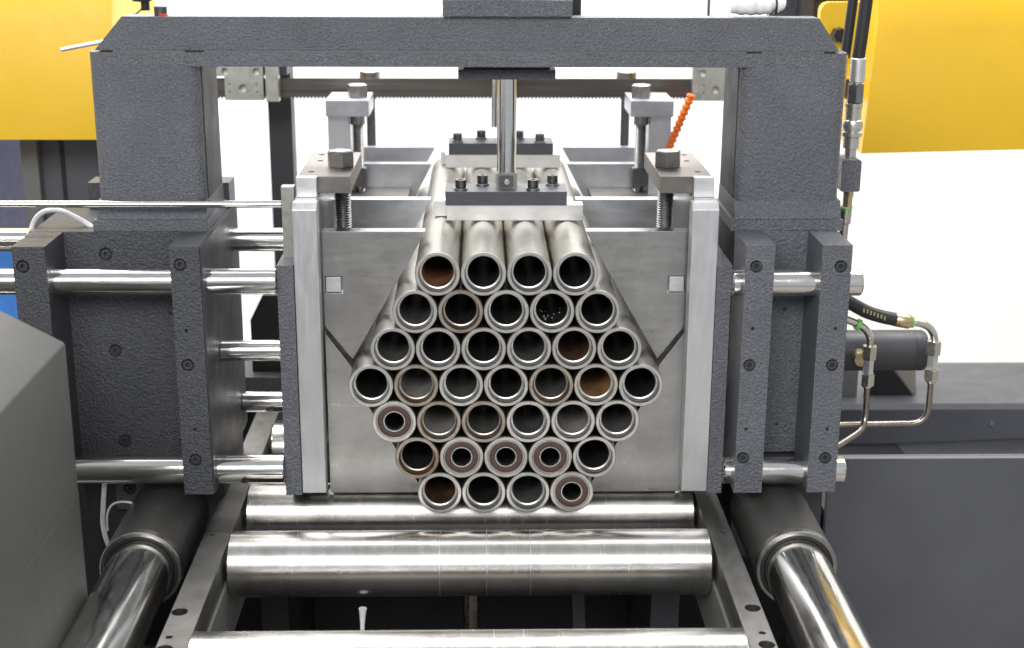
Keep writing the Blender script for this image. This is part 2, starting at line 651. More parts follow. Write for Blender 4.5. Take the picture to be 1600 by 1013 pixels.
row_bores = [
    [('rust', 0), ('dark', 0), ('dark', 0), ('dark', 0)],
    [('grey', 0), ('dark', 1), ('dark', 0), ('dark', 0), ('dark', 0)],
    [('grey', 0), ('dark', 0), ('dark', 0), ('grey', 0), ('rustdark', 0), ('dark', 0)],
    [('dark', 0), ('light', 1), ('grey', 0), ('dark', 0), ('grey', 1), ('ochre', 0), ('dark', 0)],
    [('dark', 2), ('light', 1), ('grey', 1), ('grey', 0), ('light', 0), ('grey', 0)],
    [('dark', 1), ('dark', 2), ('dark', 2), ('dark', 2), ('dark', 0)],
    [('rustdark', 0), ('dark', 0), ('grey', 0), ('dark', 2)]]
row_names = ['top row', 'second row from top', 'third row from top', 'widest middle row', 'third row from bottom', 'second row from bottom', 'bottom row']
ords = ['leftmost', 'second', 'third', 'fourth', 'fifth', 'sixth', 'seventh']
bore_words = {'rust': 'rust-brown bore', 'dark': 'black bore', 'grey': 'dark grey bore', 'light': 'pale grey bore', 'ochre': 'orange-rusty bore', 'rustdark': 'dark brown bore'}
P_BARREL = P_END = P_BORE = BEAR = None
end_meshes = {}
bore_meshes = {}
barrel_me = None
bearing_src = None
for r, row in enumerate(row_bores):
    n = len(row)
    for k, (kind, st) in enumerate(row):
        x = (k - (n - 1) / 2) * .06
        z = (3 - r) * ROW
        y = random.uniform(-.0015, .0015)
        where = (ords[k] + ' from left' if k else 'leftmost') if k < n - 1 else 'rightmost'
        extra = {0: '', 1: ', brown-stained rim', 2: ''}[st]
        lab = 'steel pipe, %s in %s, %s%s' % (where, row_names[r], 'sealed bearing in its end' if st == 2 else bore_words[kind], extra)
        t = thing('steel_pipe', lab, 'pipe', (x, y, z), 'steel pipes stacked in the hexagonal bundle')
        if barrel_me is None:
            barrel_me = obj('barrel', pipe_mesh(), 'pipe')
            b = barrel_me
        else:
            b = barrel_me.copy()
            COL.objects.link(b)
        b.parent = t
        ek = 'pipe_rusty' if st == 1 else 'pipe_end'
        if ek not in end_meshes:
            e = end_meshes[ek] = obj('pipe_end', end_mesh(), ek)
        else:
            e = end_meshes[ek].copy()
            COL.objects.link(e)
        e.parent = t
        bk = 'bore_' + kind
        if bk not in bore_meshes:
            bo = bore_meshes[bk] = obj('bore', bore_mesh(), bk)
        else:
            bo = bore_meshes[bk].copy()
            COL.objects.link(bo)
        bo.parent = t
        if st == 2:
            bl = 'reddish-brown sealed bearing in the pipe %s in %s' % (where, row_names[r])
            bt = thing('ball_bearing', bl, 'bearing', (x, y + .0012, z), 'bearings pressed into pipe ends')
            if bearing_src is None:
                bm = bmesh.new()
                lathe(bm, (0, 0, 0), (0, 1, 0), [(0, .0229), (0, .0239), (.0006, .0241), (.0078, .0241), (.0078, .0229)], 40, True)
                p1 = obj('outer_ring', bm, 'pipe_end')
                bm = bmesh.new()
                lathe(bm, (0, 0, 0), (0, 1, 0), [(.0012, .0146), (.0007, .0160), (.0007, .0216), (.0014, .0228), (.0035, .0228), (.0035, .0146)], 40, True)
                p2 = obj('seal', bm, 'seal')
                bm = bmesh.new()
                lathe(bm, (0, 0, 0), (0, 1, 0), [(.0005, .0130), (0, .0134), (0, .0145), (.010, .0145), (.010, .0130)], 40, True)
                p3 = obj('inner_ring', bm, 'pipe_end')
                bearing_src = (p1, p2, p3)
                for p in bearing_src:
                    p.parent = bt
            else:
                for p in bearing_src:
                    c = p.copy()
                    COL.objects.link(c)
                    c.parent = bt
# wet droplets in one bore
bm = bmesh.new()
cx = (3 - 2) * .06
for i in range(16):
    a = random.uniform(PI * 1.05, PI * 1.75)
    yy = random.uniform(.03, .075)
    c = Vector((cx + .0202 * math.cos(a), yy, 2 * ROW + .0202 * math.sin(a)))
    bmesh.ops.create_icosphere(bm, subdivisions=1, radius=random.uniform(.0009, .0018), matrix=Matrix.Translation(c))
dr = obj('coolant_droplets', bm, 'fit')
dr['kind'] = 'stuff'
dr['label'] = 'shiny coolant droplets inside a pipe of the second row'

# ------------------------------------------------------------------ vice jaws
THREADS = {}


def threaded(bm, x, y, z0, z1, r, pitch=.0034):
    prof = []
    k = int((z1 - z0) / pitch)
    for i in range(k):
        prof += [(i * pitch, r * .86), (i * pitch + pitch * .5, r)]
    prof.append((z1 - z0, r * .86))
    lathe(bm, (x, y, z0), (x, y, z1), prof, 24)


def xr(s, a, b):
    return (min(s * a, s * b), max(s * a, s * b))


VPOLY = [(.1075, .195), (.2092, .0158), (.2435, .0605), (.2465, .0605), (.2465, .195)]
LPOLY = [(.2105, .0085), (.2447, .0560), (.2447, -.178), (.1130, -.178), (.2075, -.017)]


def near_jaw(s, label):
    t = thing('near_vice_jaw', label, 'vice jaw', (s * .26, .12, -.18))
    mir = lambda poly: [(s * a, b) for a, b in poly]
    # square window with the key in it
    hx = (s * .232, .1218)
    bm = bmesh.new()
    sq = [(s * .2195, .1095), (s * .2435, .1095), (s * .2435, .1335), (s * .2195, .1335)]
    plate(bm, mir([(.1075, .195), (.2092, .0158), (.2455, .0632), (.2465, .195)]), .0675, .0885, 'y', [(sq, .008)])
    jp = obj('upper_jaw_plate', bm, 'jaw', t)
    bm = bmesh.new()
    a, b = xr(s, .2225, .2425)
    box(bm, a, b, .0685, .0755, .1110, .1320)
    obj('square_key', bm, 'alu', jp)
    bm = bmesh.new()
    prism(bm, mir(LPOLY), .0580, .0885, 'y')
    obj('lower_jaw_plate', bm, 'jaw', t)
    bm = bmesh.new()
    prism(bm, mir([(.1075, .195), (.2092, .0158), (.2495, .0632), (.2495, .195)]), .28, .302, 'y')
    obj('rear_jaw_plate', bm, 'jaw_blue', t)
    bm = bmesh.new()
    prism(bm, mir([(.2495, .0632), (.2495, -.178), (.1130, -.178), (.2075, -.017), (.2105, .0085)]), .2805, .302, 'y')
    obj('rear_lower_plate', bm, 'jaw_blue', t)
    # bright front bar with a bevelled top
    bm = bmesh.new()
    a, b = xr(s, .2475, .2795) if s < 0 else xr(s, .2445, .2795)
    prism(bm, [(.030, -.166), (.030, .232), (.038, .240), (.0575, .240), (.0575, -.166)], a, b, 'x')
    obj('clamp_bar', bm, 'bar', t)
    a, b = xr(s, .2500, .2785)
    obj('side_plate', B((a, b, .0580, .278, -.170, .2415)), 'jaw', t)
    a, b = xr(s, .2070, .2764)
    bm = bmesh.new()
    holes = [(circ(s * .262, .25, .0045, 14), .006), (circ(s * .259, .20, .0045, 14), .006), (circ(s * .262, .115, .0045, 14), .006)]
    plate(bm, [(a, .08), (b, .08), (b, .271), (a, .271)], .267, .2445, 'z', holes)
    obj('cap_plate', bm, 'cap', t)
    a, b = xr(s, .2505, .2772)
    obj('cap_end_block', B((a, b, .066, .0795, .2418, .2682)), 'alu', t)
    bm = bmesh.new()
    hexhead(bm, (s * .2265, .158), .033, .2675, .289, ph=.3 * s)
    hb = obj('hex_bolt', bm, 'bolt', t)
    bm = bmesh.new()
    threaded(bm, s * .2250, .158, .150, .2440, .0118)
    obj('threaded_shank', bm, 'stud', hb)
    # dark mounting plate the guide rods push against
    a, b = xr(s, .2805, .3025) if s < 0 else xr(s, .2800, .2998)
    bm = bmesh.new()
    prism(bm, [(.028, -.168), (.028, .158), (.27, .158), (.27, -.168)], a, b, 'x')
    obj('mount_plate', bm, 'hammer', t)
    return t


jl = near_jaw(-1, 'left near vice jaw with bright steel bar, cap plate and black mount plate')
jr = near_jaw(1, 'right near vice jaw with bright steel bar, cap plate and black mount plate')
obj('scale_bracket', B((-.2985, -.2812, .072, .09, .158, .2545)), 'guide', jl)


def far_jaw(s, label):
    t = thing('far_vice_jaw', label, 'vice jaw', (s * .25, .63, -.18))
    mir = lambda poly: [(s * a, b) for a, b in poly]
    bm = bmesh.new()
    prism(bm, mir([(.1165, .1815), (.1530, .1100), (.2085, .02), (.235, -.17), (.2530, -.17), (.2530, .1815)]), .655, .672, 'y')
    obj('jaw_plate', bm, 'jaw_blue', t)
    bm = bmesh.new()
    prism(bm, mir([(.1135, .1945), (.1290, .166), (.1350, .166), (.2085, .02), (.235, -.17), (.290, -.17), (.290, .1945)]), .75, .765, 'y')
    obj('jaw_plate', bm, 'jaw_blue', t)
    a, b = xr(s, .2180, .2895)
    bm = bmesh.new()
    plate(bm, [(a, .58), (b, .58), (b, .69), (a, .69)], .3005, .274, 'z', [(circ(s * .262, .655, .006, 14), .006)])
    obj('cap_plate', bm, 'jaw_blue', t)
    a, b = xr(s, .2535, .2885)
    obj('side_post', B((a, b, .599, .68, -.17, .2738)), 'bar', t)
    bm = bmesh.new()
    hexhead(bm, (s * .2395, .625), .030, .3007, .3225, ph=.25 * s)
    hb = obj('hex_bolt', bm, 'bolt', t)
    bm = bmesh.new()
    cyl(bm, (s * .2405, .625, .255), (s * .2405, .625, .2738), .0125, 24)
    threaded(bm, s * .2405, .625, .17, .255, .0098)
    obj('threaded_shank', bm, 'stud', hb)
    a, b = xr(s, .2275, .2505)
    obj('stud_nut', B((a, b, .613, .637, .149, .180)), 'oxide', t)
    bm = bmesh.new()
    threaded(bm, s * .2385, .625, .10, .1488, .0095)
    obj('lower_stud', bm, 'stud', t)
    bm = bmesh.new()
    cyl(bm, (s * .231, .80, .15), (s * .231, .80, .3115), .0082, 20)
    st = obj('rear_stud', bm, 'oxide', t)
    bm = bmesh.new()
    hexhead(bm, (s * .2315, .80), .032, .3117, .325, n=12)
    obj('stud_head', bm, 'bolt', st)
    a, b = xr(s, .20, .29)
    obj('lower_ledge', B((min(s * .155, s * .30), max(s * .155, s * .30), .56, .6545, .128, .140)), 'cap', t)
    return t


far_jaw(-1, 'left far vice jaw with pale steel cap and tall bolts, behind the left near jaw')
far_jaw(1, 'right far vice jaw with pale steel cap and tall bolts, beside the orange hose')

# ------------------------------------------------------------------ support blocks and guide rods


def screw_rows(t, pts, y):
    first = None
    for (x, z) in pts:
        if first is None:
            first = make_screw_y(t, (x, y + .0055, z), .0062, .0047)
        else:
            copy_part(first, t, (x, y + .0055, z))


def holes_for(pts, r=.0086, dep=.0055):
    return [(circ(x, z, r, 20), dep) for x, z in pts]


sb = thing('support_block', 'left grey support block with two ribs and recessed socket screws', 'machine block', (-.52, .14, -.155))
bp = [(-.5396, .1595), (-.5368, .0227), (-.5331, -.1101)]
bm = bmesh.new()
plate(bm, [(-.64, -.138), (-.3968, -.138), (-.3968, .1908), (-.64, .1908)], .0865, .10, 'y', holes_for(bp, .0095) + [(circ(-.458, .076, .003, 10), .004), (circ(-.447, -.085, .003, 10), .004)])
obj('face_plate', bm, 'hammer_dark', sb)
screw_rows(sb, bp, .0865)
obj('block_body', B((-.638, -.3968, .1002, .285, -.16, .1906)), 'grey', sb)
for (x0, x1, pts, hl) in ((-.6370, -.5945, [(-.6245, .1642), (-.622, .03), (-.620, -.10)], []),
                          (-.4355, -.3970, [(-.4225, .1665), (-.4205, .0298), (-.4180, -.1044)], [(-.4195, .0773), (-.4165, -.0610)])):
    bm = bmesh.new()
    plate(bm, [(x0, -.1545), (x1, -.1545), (x1, .1905), (x0, .1905)], 0.0, .0863, 'y', holes_for(pts) + [(circ(a, b, .0025, 10), .006) for a, b in hl])
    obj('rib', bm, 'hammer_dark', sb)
    screw_rows(sb, pts, 0.0)
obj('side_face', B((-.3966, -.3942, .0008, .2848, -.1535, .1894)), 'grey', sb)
obj('rear_wall', B((-.598, -.3957, .2370, .2845, .1908, .2285)), 'hammer_dark', sb)
obj('saddle', B((-.60, -.40, .1005, .27, -.30, -.1602)), 'grey', sb)
bp2 = [(-.5311, -.183)]
bm = bmesh.new()
plate(bm, [(-.552, -.215), (-.50, -.215), (-.50, -.158), (-.552, -.158)], .0885, .1003, 'y', holes_for(bp2, .009))
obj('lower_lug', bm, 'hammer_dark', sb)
screw_rows(sb, bp2, .0885)

sr = thing('support_block', 'right grey support block with two ribs and recessed socket screws', 'machine block', (.385, .14, -.155))
bm = bmesh.new()
plate(bm, [(.318, -.13), (.4505, -.13), (.4505, .1908), (.318, .1908)], .0865, .10, 'y', [(circ(.3856, .0813, .0035, 12), .006), (circ(.3838, -.089, .003, 10), .006)])
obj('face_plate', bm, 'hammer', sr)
obj('block_body', B((.3185, .4500, .1002, .285, -.16, .1906)), 'grey', sr)
for (x0, x1, pts, hl) in ((.3118, .3500, [(.3262, .1629), (.3242, .0276), (.3224, -.1051)], [(.3256, .0783), (.3240, -.0634)]),
                          (.4120, .4512, [(.4372, .1628), (.4348, .0272), (.4343, -.1056)], [(.4360, .0780), (.4345, -.0638)])):
    bm = bmesh.new()
    plate(bm, [(x0, -.1560), (x1, -.1560), (x1, .1915), (x0, .1915)], 0.0, .0863, 'y', holes_for(pts) + [(circ(a, b, .0025, 10), .006) for a, b in hl])
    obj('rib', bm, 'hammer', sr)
    screw_rows(sr, pts, 0.0)
obj('saddle', B((.33, .46, .1005, .27, -.30, -.1602)), 'grey', sr)


def rod(name, label, p0, p1, r, grp, mat='chrome', ch=.001, n=40):
    bm = bmesh.new()
    cyl(bm, p0, p1, r, n, ch)
    o = obj(name, bm, mat)
    rebase(o, p0)
    return tag(o, label, 'rod', grp)


G = 'chrome guide rods of the vice'
rod('guide_rod', 'long chrome rod through the tops of the left block ribs', (-1.3, .03, .1365), (-.3027, .03, .1365), .0173, G)
rod('guide_rod', 'long chrome rod through the bottoms of the left block ribs', (-1.3, .03, -.130), (-.3027, .03, -.130), .0195, G)
rod('guide_rod', 'chrome rod behind the top of the left block, ending at the bracket', (-1.3, .23, .1465), (-.3027, .23, .1465), .0172, G)
rod('guide_rod', 'lowest rear chrome rod emerging from the left block side', (-.3940, .255, -.112), (-.3027, .255, -.112), .0155, G)
rod('piston_rod', 'chrome piston rod at mid height between left block and mount plate', (-.394, .10, .0185), (-.3027, .10, .0185), .0145, G)
rod('guide_rod', 'short chrome rod through the tops of the right block ribs', (.3000, .03, .1335), (.4735, .03, .1335), .0176, G, ch=.002)
rod('guide_rod', 'short chrome rod through the bottoms of the right block ribs', (.3000, .03, -.1355), (.4692, .03, -.1355), .0185, G, ch=.002)
rod('scale_rod', 'thin steel rod crossing in front of the left column to the bracket', (-1.3, .076, .2305), (-.2987, .076, .2305), .0048, None, ch=.0005, n=20)

# ------------------------------------------------------------------ roller table
for (yy, lab, grp) in ((.10, 'steel roller right under the pipe bundle'), (-.064, 'whole steel roller second in front of the bundle, bright bands along it'), (-.338, 'nearest steel roller cut by the bottom edge of the view'), (.33, 'far steel roller glimpsed behind the left mount plate')) and \
        [(a, b, 'rollers of the infeed table') for a, b in ((.10, 'steel roller directly under the front ends of the pipe bundle'), (-.064, 'whole steel roller in front of the bundle with two bright bands'), (-.338, 'nearest steel roller cut by the bottom edge of the photo'), (.36, 'far steel roller glimpsed behind the left mount plate'))]:
    t = thing('table_roller', lab, 'roller', (-.048, yy, -.2275), grp)
    bm = bmesh.new()
    lathe(bm, (-.366, yy, -.2275), (.270, yy, -.2275), [(0, .0415), (.002, .0435), (.634, .0435), (.636, .0415)], 72)
    obj('roller_body', bm, 'roller', t)
    if yy < 0:
        for wx in (-.0885, -.0270, .0305) if yy > -.2 else (-.02, .0140):
            bm = bmesh.new()
            lathe(bm, (wx, yy, -.2275), (1, yy, -.2275), [(0, .0434), (0, .04358), (.0007, .04358), (.0007, .0434)], 72, True)
            obj('wear_ring', bm, 'alu', t)
    bm = bmesh.new()
    cyl(bm, (-.385, yy, -.2275), (-.3663, yy, -.2275), .014, 20)
    cyl(bm, (.2703, yy, -.2275), (.29, yy, -.2275), .014, 20)
    obj('axle', bm, 'oxide', t)
for (x0, x1, xh, s, lab) in ((-.4065, -.3705, -.396, -1, 'left drilled steel side rail of the roller table'), (.2745, .3060, .2945, 1, 'right drilled steel side rail of the roller table')):
    t = thing('table_rail', lab, 'rail', ((x0 + x1) / 2, -.1, -.33))
    hs = [(circ(xh, -.2485, .0098, 22), .03), (circ(xh, -.310, .0042, 14), .02), (circ(xh, -.0300, .0036, 14), .02), (circ(xh, -.338, .0098, 22), .03), (circ(xh - .002, -.052, .0012, 8), .004), (circ(xh - .005, -.065, .0012, 8), .004), (circ(xh, .205, .0036, 12), .02)]
    bm = bmesh.new()
    plate(bm, [(x0, -.75), (x1, -.75), (x1, .56), (x0, .56)], -.200, -.325, 'z', hs)
    obj('rail_bar', bm, 'rail', t)
    bm = bmesh.new()
    a = x1 if s < 0 else x0
    box(bm, min(a, a - s * .004) + (.0002 if s < 0 else -.0002), max(a, a - s * .004) + (.0002 if s < 0 else -.0002), -.75, .56, -.325, -.24)
    obj('inner_strip', bm, 'grey_mid', t)

# ------------------------------------------------------------------ guide columns with sleeves
for (x, y0, lab, lab2) in ((-.4777, -.097, 'left thick chrome column running towards the camera', 'left dark sleeve round the chrome column, steel ring at its mouth'),
                           (.3802, -.105, 'right thick chrome column running towards the camera', 'right dark sleeve round the chrome column, steel ring at its mouth')):
    z = -.22
    rod('guide_column', lab, (x, -1.2, z), (x, .9, z), .0425, 'chrome columns of the feed carriage', 'chrome_y', n=56)
    t = thing('column_sleeve', lab2, 'sleeve', (x, y0, z))
    bm = bmesh.new()
    lathe(bm, (x, y0, z), (x, y0 + 1, z), [(.012, .0535), (.0985 - y0 - .0, .0535), (.0985 - y0, .044), (.012, .044)], 56, True)
    obj('sleeve_body', bm, 'sleeve', t)
    bm = bmesh.new()
    lathe(bm, (x, y0, z), (x, y0 + 1, z), [(.001, .0475), (0, .0483), (0, .0522), (.0015, .0538), (.0118, .0538), (.0118, .0475)], 56, True)
    obj('ring', bm, 'bolt', t)
    bm = bmesh.new()
    lathe(bm, (x, y0, z), (x, y0 + 1, z), [(.002, .0430), (.002, .0473), (.0115, .0473), (.0115, .0430)], 56, True)
    obj('wiper_seal', bm, 'rubber', t)

# ------------------------------------------------------------------ saw band, guides
bm = bmesh.new()
pts = [(.78, .3205), (-.78, .3205), (-.78, .2885)]
npitch = 250
for i in range(npitch):
    xa = -.78 + i * 1.56 / npitch
    pts += [(xa + .0015, .2838), (xa + .0060, .2885)]
pts[-1] = (.78, .2885)
A = [bm.verts.new((a, .720, b)) for a, b in pts]
Bv = [bm.verts.new((a, .7214, b)) for a, b in pts]
es = [bm.edges.new((A[i], A[(i + 1) % len(A)])) for i in range(len(A))]
bmesh.ops.triangle_fill(bm, use_beauty=True, edges=es)
es = [bm.edges.new((Bv[i], Bv[(i + 1) % len(A)])) for i in range(len(A))]
bmesh.ops.triangle_fill(bm, use_beauty=True, edges=es)
for i in range(len(A)):
    j = (i + 1) % len(A)
    bm.faces.new((A[i], A[j], Bv[j], Bv[i]))
o = obj('saw_band', bm, 'blade')
rebase(o, (0, .72, .284))
tag(o, 'dark toothed bandsaw blade stretched level behind the clamps', 'saw blade')

g = thing('blade_guide', 'left steel blade guide with drilled block and narrow finger', 'blade guide', (-.43, .70, .2846))
bm = bmesh.new()
plate(bm, [(-.4745, .2850), (-.4085, .2850), (-.4070, .365), (-.4945, .365), (-.4945, .3265), (-.4745, .3265)], .697, .716, 'y',
      [(circ(-.4727, .3345, .0062, 16), .012), (circ(-.4195, .3345, .0062, 16), .012), (circ(-.4434, .3060, .0068, 16), .012),
       (circ(-.4660, .3125, .0022, 10), .008), (circ(-.4190, .3125, .0022, 10), .008), (circ(-.4660, .2995, .0022, 10), .008), (circ(-.4190, .2995, .0022, 10), .008), (circ(-.487, .340, .0018, 8), .006)])
obj('guide_block', bm, 'guide', g)
obj('guide_finger', B((-.4030, -.3815, .690, .716, .2835, .365)), 'guide', g)
obj('guide_arm', B((-.56, -.37, .7225, .78, .325, .412)), 'grey', g)
g = thing('blade_guide', 'right steel blade guide block beside the right column', 'blade guide', (.37, .70, .2846))
bm = bmesh.new()
plate(bm, [(.3365, .2850), (.42, .2850), (.42, .365), (.3365, .365)], .697, .716, 'y',
      [(circ(.3535, .3330, .0062, 16), .012), (circ(.3770, .3040, .0068, 16), .012), (circ(.3560, .3110, .002, 10), .008), (circ(.3560, .2995, .002, 10), .008)])
obj('guide_block', bm, 'guide', g)
obj('guide_arm', B((.335, .56, .7225, .78, .3655, .412)), 'grey', g)

# orange coolant hose of clip-together beads
t = thing('coolant_hose', 'orange segmented coolant hose below the right blade guide', 'hose', (.287, .60, .19))
p0, p1 = Vector((.3215, .60, .309)), Vector((.279, .60, .199))
nb = 12
src = None
d = (p1 - p0) / nb
for i in range(nb):
    if src is None:
        bm = bmesh.new()
        L = d.length
        lathe(bm, (0, 0, 0), d, [(0, .0052), (L * .12, .0074), (L * .45, .0080), (L * .6, .0058), (L * 1.02, .0052)], 16)
        src = obj('hose_bead', bm, 'orange')
        c = src
    else:
        c = src.copy()
        COL.objects.link(c)
    c.parent = t
    c.location = p0 + d * i - Vector(t.location)

# ------------------------------------------------------------------ machine behind
t = thing('wheel_cover', 'yellow bandwheel cover at the left, cut by the photo edge', 'machine cover', (-1.1, .8, .22))
bm = bmesh.new()
prism(bm, [(.65, .2235), (.65, .4185), (.70, .52), (1.0, .52), (1.0, .2235)], -1.7, -.650, 'x')
obj('cover_shell', bm, 'yellow', t)
t = thing('wheel_cover', 'yellow bandwheel cover at the right, cut by the photo edge', 'machine cover', (1.1, .8, .20))
bm = bmesh.new()
a = [bm.verts.new(p) for p in ((.6285, .65, .2005), (.6405, .65, .4195), (.6470, .70, .52), (.647, 1.0, .52), (.6285, 1.0, .2005))]
b = [bm.verts.new(p) for p in ((1.8, .65, .231), (1.8, .65, .4195), (1.8, .70, .52), (1.8, 1.0, .52), (1.8, 1.0, .231))]
bm.faces.new(a)
bm.faces.new(b[::-1])
for i in range(5):
    j = (i + 1) % 5
    bm.faces.new((a[i], a[j], b[j], b[i]))
obj('cover_shell', bm, 'yellow', t)
t = thing('cover_bracket', 'small rounded yellow plate with a black knob by the right beam end', 'bracket', (.56, .6, .37))
bm = bmesh.new()
prism(bm, [(.530, .425), (.531, .4150), (.540, .4050), (.556, .396), (.576, .36), (.60, .36), (.60, .461), (.545, .461), (.5365, .4585), (.5315, .4525), (.530, .446)], .60, .62, 'y')
obj('bracket_plate', bm, 'yellow', t)
bm = bmesh.new()
prism(bm, [(a * (1 if i % 2 else .82) + .560, b * (1 if i % 2 else .82) + .4085) for i, (a, b) in enumerate(circ(0, 0, .0125, 14))], .575, .5998, 'y')
obj('knob', bm, 'black', t)

t = thing('saw_head_housing', 'grey housing with an upright bar behind the right beam end', 'machine housing', (.56, .9, .3))
obj('housing_plate', B((.505, .72, .90, .93, .30, .72)), 'hammer_dark', t)
obj('upright_bar', B((.556, .578, .86, .8995, .30, .72)), 'grey', t)
obj('cross_bar', B((.505, .70, .87, .8998, .462, .72)), 'grey', t) if False else None
obj('ledge_bar', B((.5785, .70, .872, .8996, .455, .48)), 'void', t)
o = obj('thin_post', B((.386, .391, .88, .886, .30, .80)), 'grey')
rebase(o, (.388, .883, .30))
tag(o, 'thin grey upright post above the beam beside the white roll', 'post')

o = obj('rear_upright', B((-.424, -.381, .85, .90, -1.0, .40)), 'grey')
rebase(o, (-.40, .87, -1.0))
tag(o, 'dark grey square upright behind the left blade guide', 'upright')
t = thing('rear_bracket', 'black chamfered casting behind the left guide rods', 'casting', (-.36, .5, -.16))
bm = bmesh.new()
prism(bm, [(-.418, -.145), (-.418, -.055), (-.396, -.012), (-.33, -.012), (-.33, -.145)], .50, .56, 'y')
obj('casting_plate', bm, 'void', t)
obj('casting_foot', B((-.47, -.33, .47, .58, -.19, -.1455)), 'hammer_dark', t)

t = thing('control_cabinet', 'dark grey cabinet below the left yellow cover', 'cabinet', (-.77, .85, -1.0))
obj('cabinet_body', B((-.832, -.60, .80, 1.1, -1.0, .222)), 'tray', t)
obj('cabinet_post', B((-.862, -.8325, .78, 1.1, -1.0, .222)), 'grey_mid', t)
obj('cabinet_seam', B((-.797, -.790, .797, .7998, -1.0, .222)), 'void', t)
t = thing('background_machine', 'blurred blue-grey machine with blue panels at the far left', 'machine', (-1.25, 1.6, -1.0))
obj('machine_body', B((-1.9, -1.08, 1.6, 2.0, -.178, .35)), 'bluegrey', t)
obj('machine_plinth', B((-1.9, -1.10, 1.58, 2.0, -1.0, -.1785)), 'blue', t)
bm = bmesh.new()
cyl(bm, (-1.20, 1.50, .03), (-1.20, 1.50, .30), .05, 24)
obj('machine_motor', bm, 'bluegrey', t)
bm = B((-1.075, -1.03, 1.58, 1.62, .10, .17))
obj('machine_switch', bm, 'blue', t)

# left foreground cover, close to the lens
t = thing('front_cover', 'blurred grey-brown sheet metal cover in the left foreground', 'machine cover', (-.72, -.6, -1.0))
bm = bmesh.new()
prism(bm, [(-.5215, -.068), (-.5215, .118), (-.5235, .1215), (-.62, .175), (-.95, .19), (-.95, -.068)], -1.45, -.192, 'y')
obj('upper_shell', bm, 'cover', t)
bm = bmesh.new()
prism(bm, [(-.5205, -1.0), (-.5211, -.0686), (-.95, -.0686), (-.95, -1.0)], -1.45, -.1915, 'y')
obj('lower_shell', bm, 'cover', t)

# chip tray and base on the right
t = thing('chip_tray', 'big blue-grey chip tray panel at the lower right', 'tray', (1.1, .3, -1.0))
obj('front_panel', B((.507, 1.9, .25, .262, -1.0, -.2075)), 'tray', t)
obj('panel_lip', B((.507, 1.9, .2622, .2665, -.2165, -.2072)), 'tray', t)
obj('tray_bottom', B((.507, 1.9, .2624, .549, -.312, -.299)), 'void', t)
bm = bmesh.new()
prism(bm, [(.70, -.2988), (1.9, -.2988), (1.9, -.250)], .42, .5488, 'y')
obj('chip_chute', bm, 'grey', t)
t = thing('saw_bench', 'grey machine base with a flat top behind the chip tray', 'machine base', (1.2, .7, -1.0))
bm = bmesh.new()
prism(bm, [(.55, -1.0), (.55, -.236), (.558, -.2275), (.79, -.2275), (.79, -1.0)], -1.3, 1.9, 'x')
obj('base_body', bm, 'tray', t)
bm = bmesh.new()
prism(bm, [(.664, -.2272), (.740, -.2272), (.672, -.140), (.640, -.140)], .60, .63, 'y')
obj('chute_side', bm, 'void', t)
bm = bmesh.new()
prism(bm, [(.742, -.2272), (.750, -.2272), (.742, -.145), (.676, -.140)], .615, .66, 'y')
obj('chute_face', bm, 'guide_paint', t)
obj('chute_wall', B((.50, .6390, .60, .64, -.2272, -.145)), 'grey_mid', t)
for (x, y, z) in ((.868, .549, -.262),):
    bm = bmesh.new()
    cyl(bm, (x, y - .003, z), (x, y + .0005, z), .0035, 12)
    obj('rivet', bm, 'fit', t)

# hydraulic cylinder and plumbing at the right
t = thing('hydraulic_cylinder', 'dark grey hydraulic cylinder sticking out behind the right block', 'cylinder', (.55, .25, -.032))
bm = bmesh.new()
lathe(bm, (.44, .25, -.031), (.64, .25, -.031), [(0, .0310), (.178, .0310), (.1785, .0302), (.1805, .0302), (.181, .0310), (.194, .0310), (.198, .0285)], 48)
obj('cylinder_barrel', bm, 'grey', t)
bm = bmesh.new()
cyl(bm, (.531, .20, -.030), (.531, .226, -.030), .011, 16)
obj('port_boss', bm, 'fit_y', t)
bm = bmesh.new()
cyl(bm, (.6385, .235, -.022), (.650, .235, -.022), .012, 16)
obj('port_boss', bm, 'fit_y', t)


def nut(bm, x, y, z0, z1, r):
    bm2 = circ(x, y, r, 6, .4)
    prism(bm, bm2, z0, z1, 'z')


def fitting_stack(name, label, x, y, zt, tube_pts, elbow_pts):
    t = thing(name, label, 'hydraulic line', (x, y, zt - .08))
    bm = bmesh.new()
    sweep(bm, elbow_pts, .0056, 14, 8)
    obj('elbow', bm, 'fit', t)
    bm = bmesh.new()
    nut(bm, x, y, zt - .024, zt - .004, .0105)
    obj('union_nut', bm, 'fit', t)
    bm = bmesh.new()
    nut(bm, x, y, zt - .046, zt - .0243, .0078)
    obj('connector', bm, 'alu', t)
    bm = bmesh.new()
    nut(bm, x, y, zt - .064, zt - .0463, .0105)
    cyl(bm, (x, y, zt - .067), (x, y, zt - .064), .0075, 16)
    obj('union_nut', bm, 'fit', t)
    bm = bmesh.new()
    sweep(bm, tube_pts, .0046, 12, 6)
    obj('steel_tube', bm, 'tube', t)
    return t


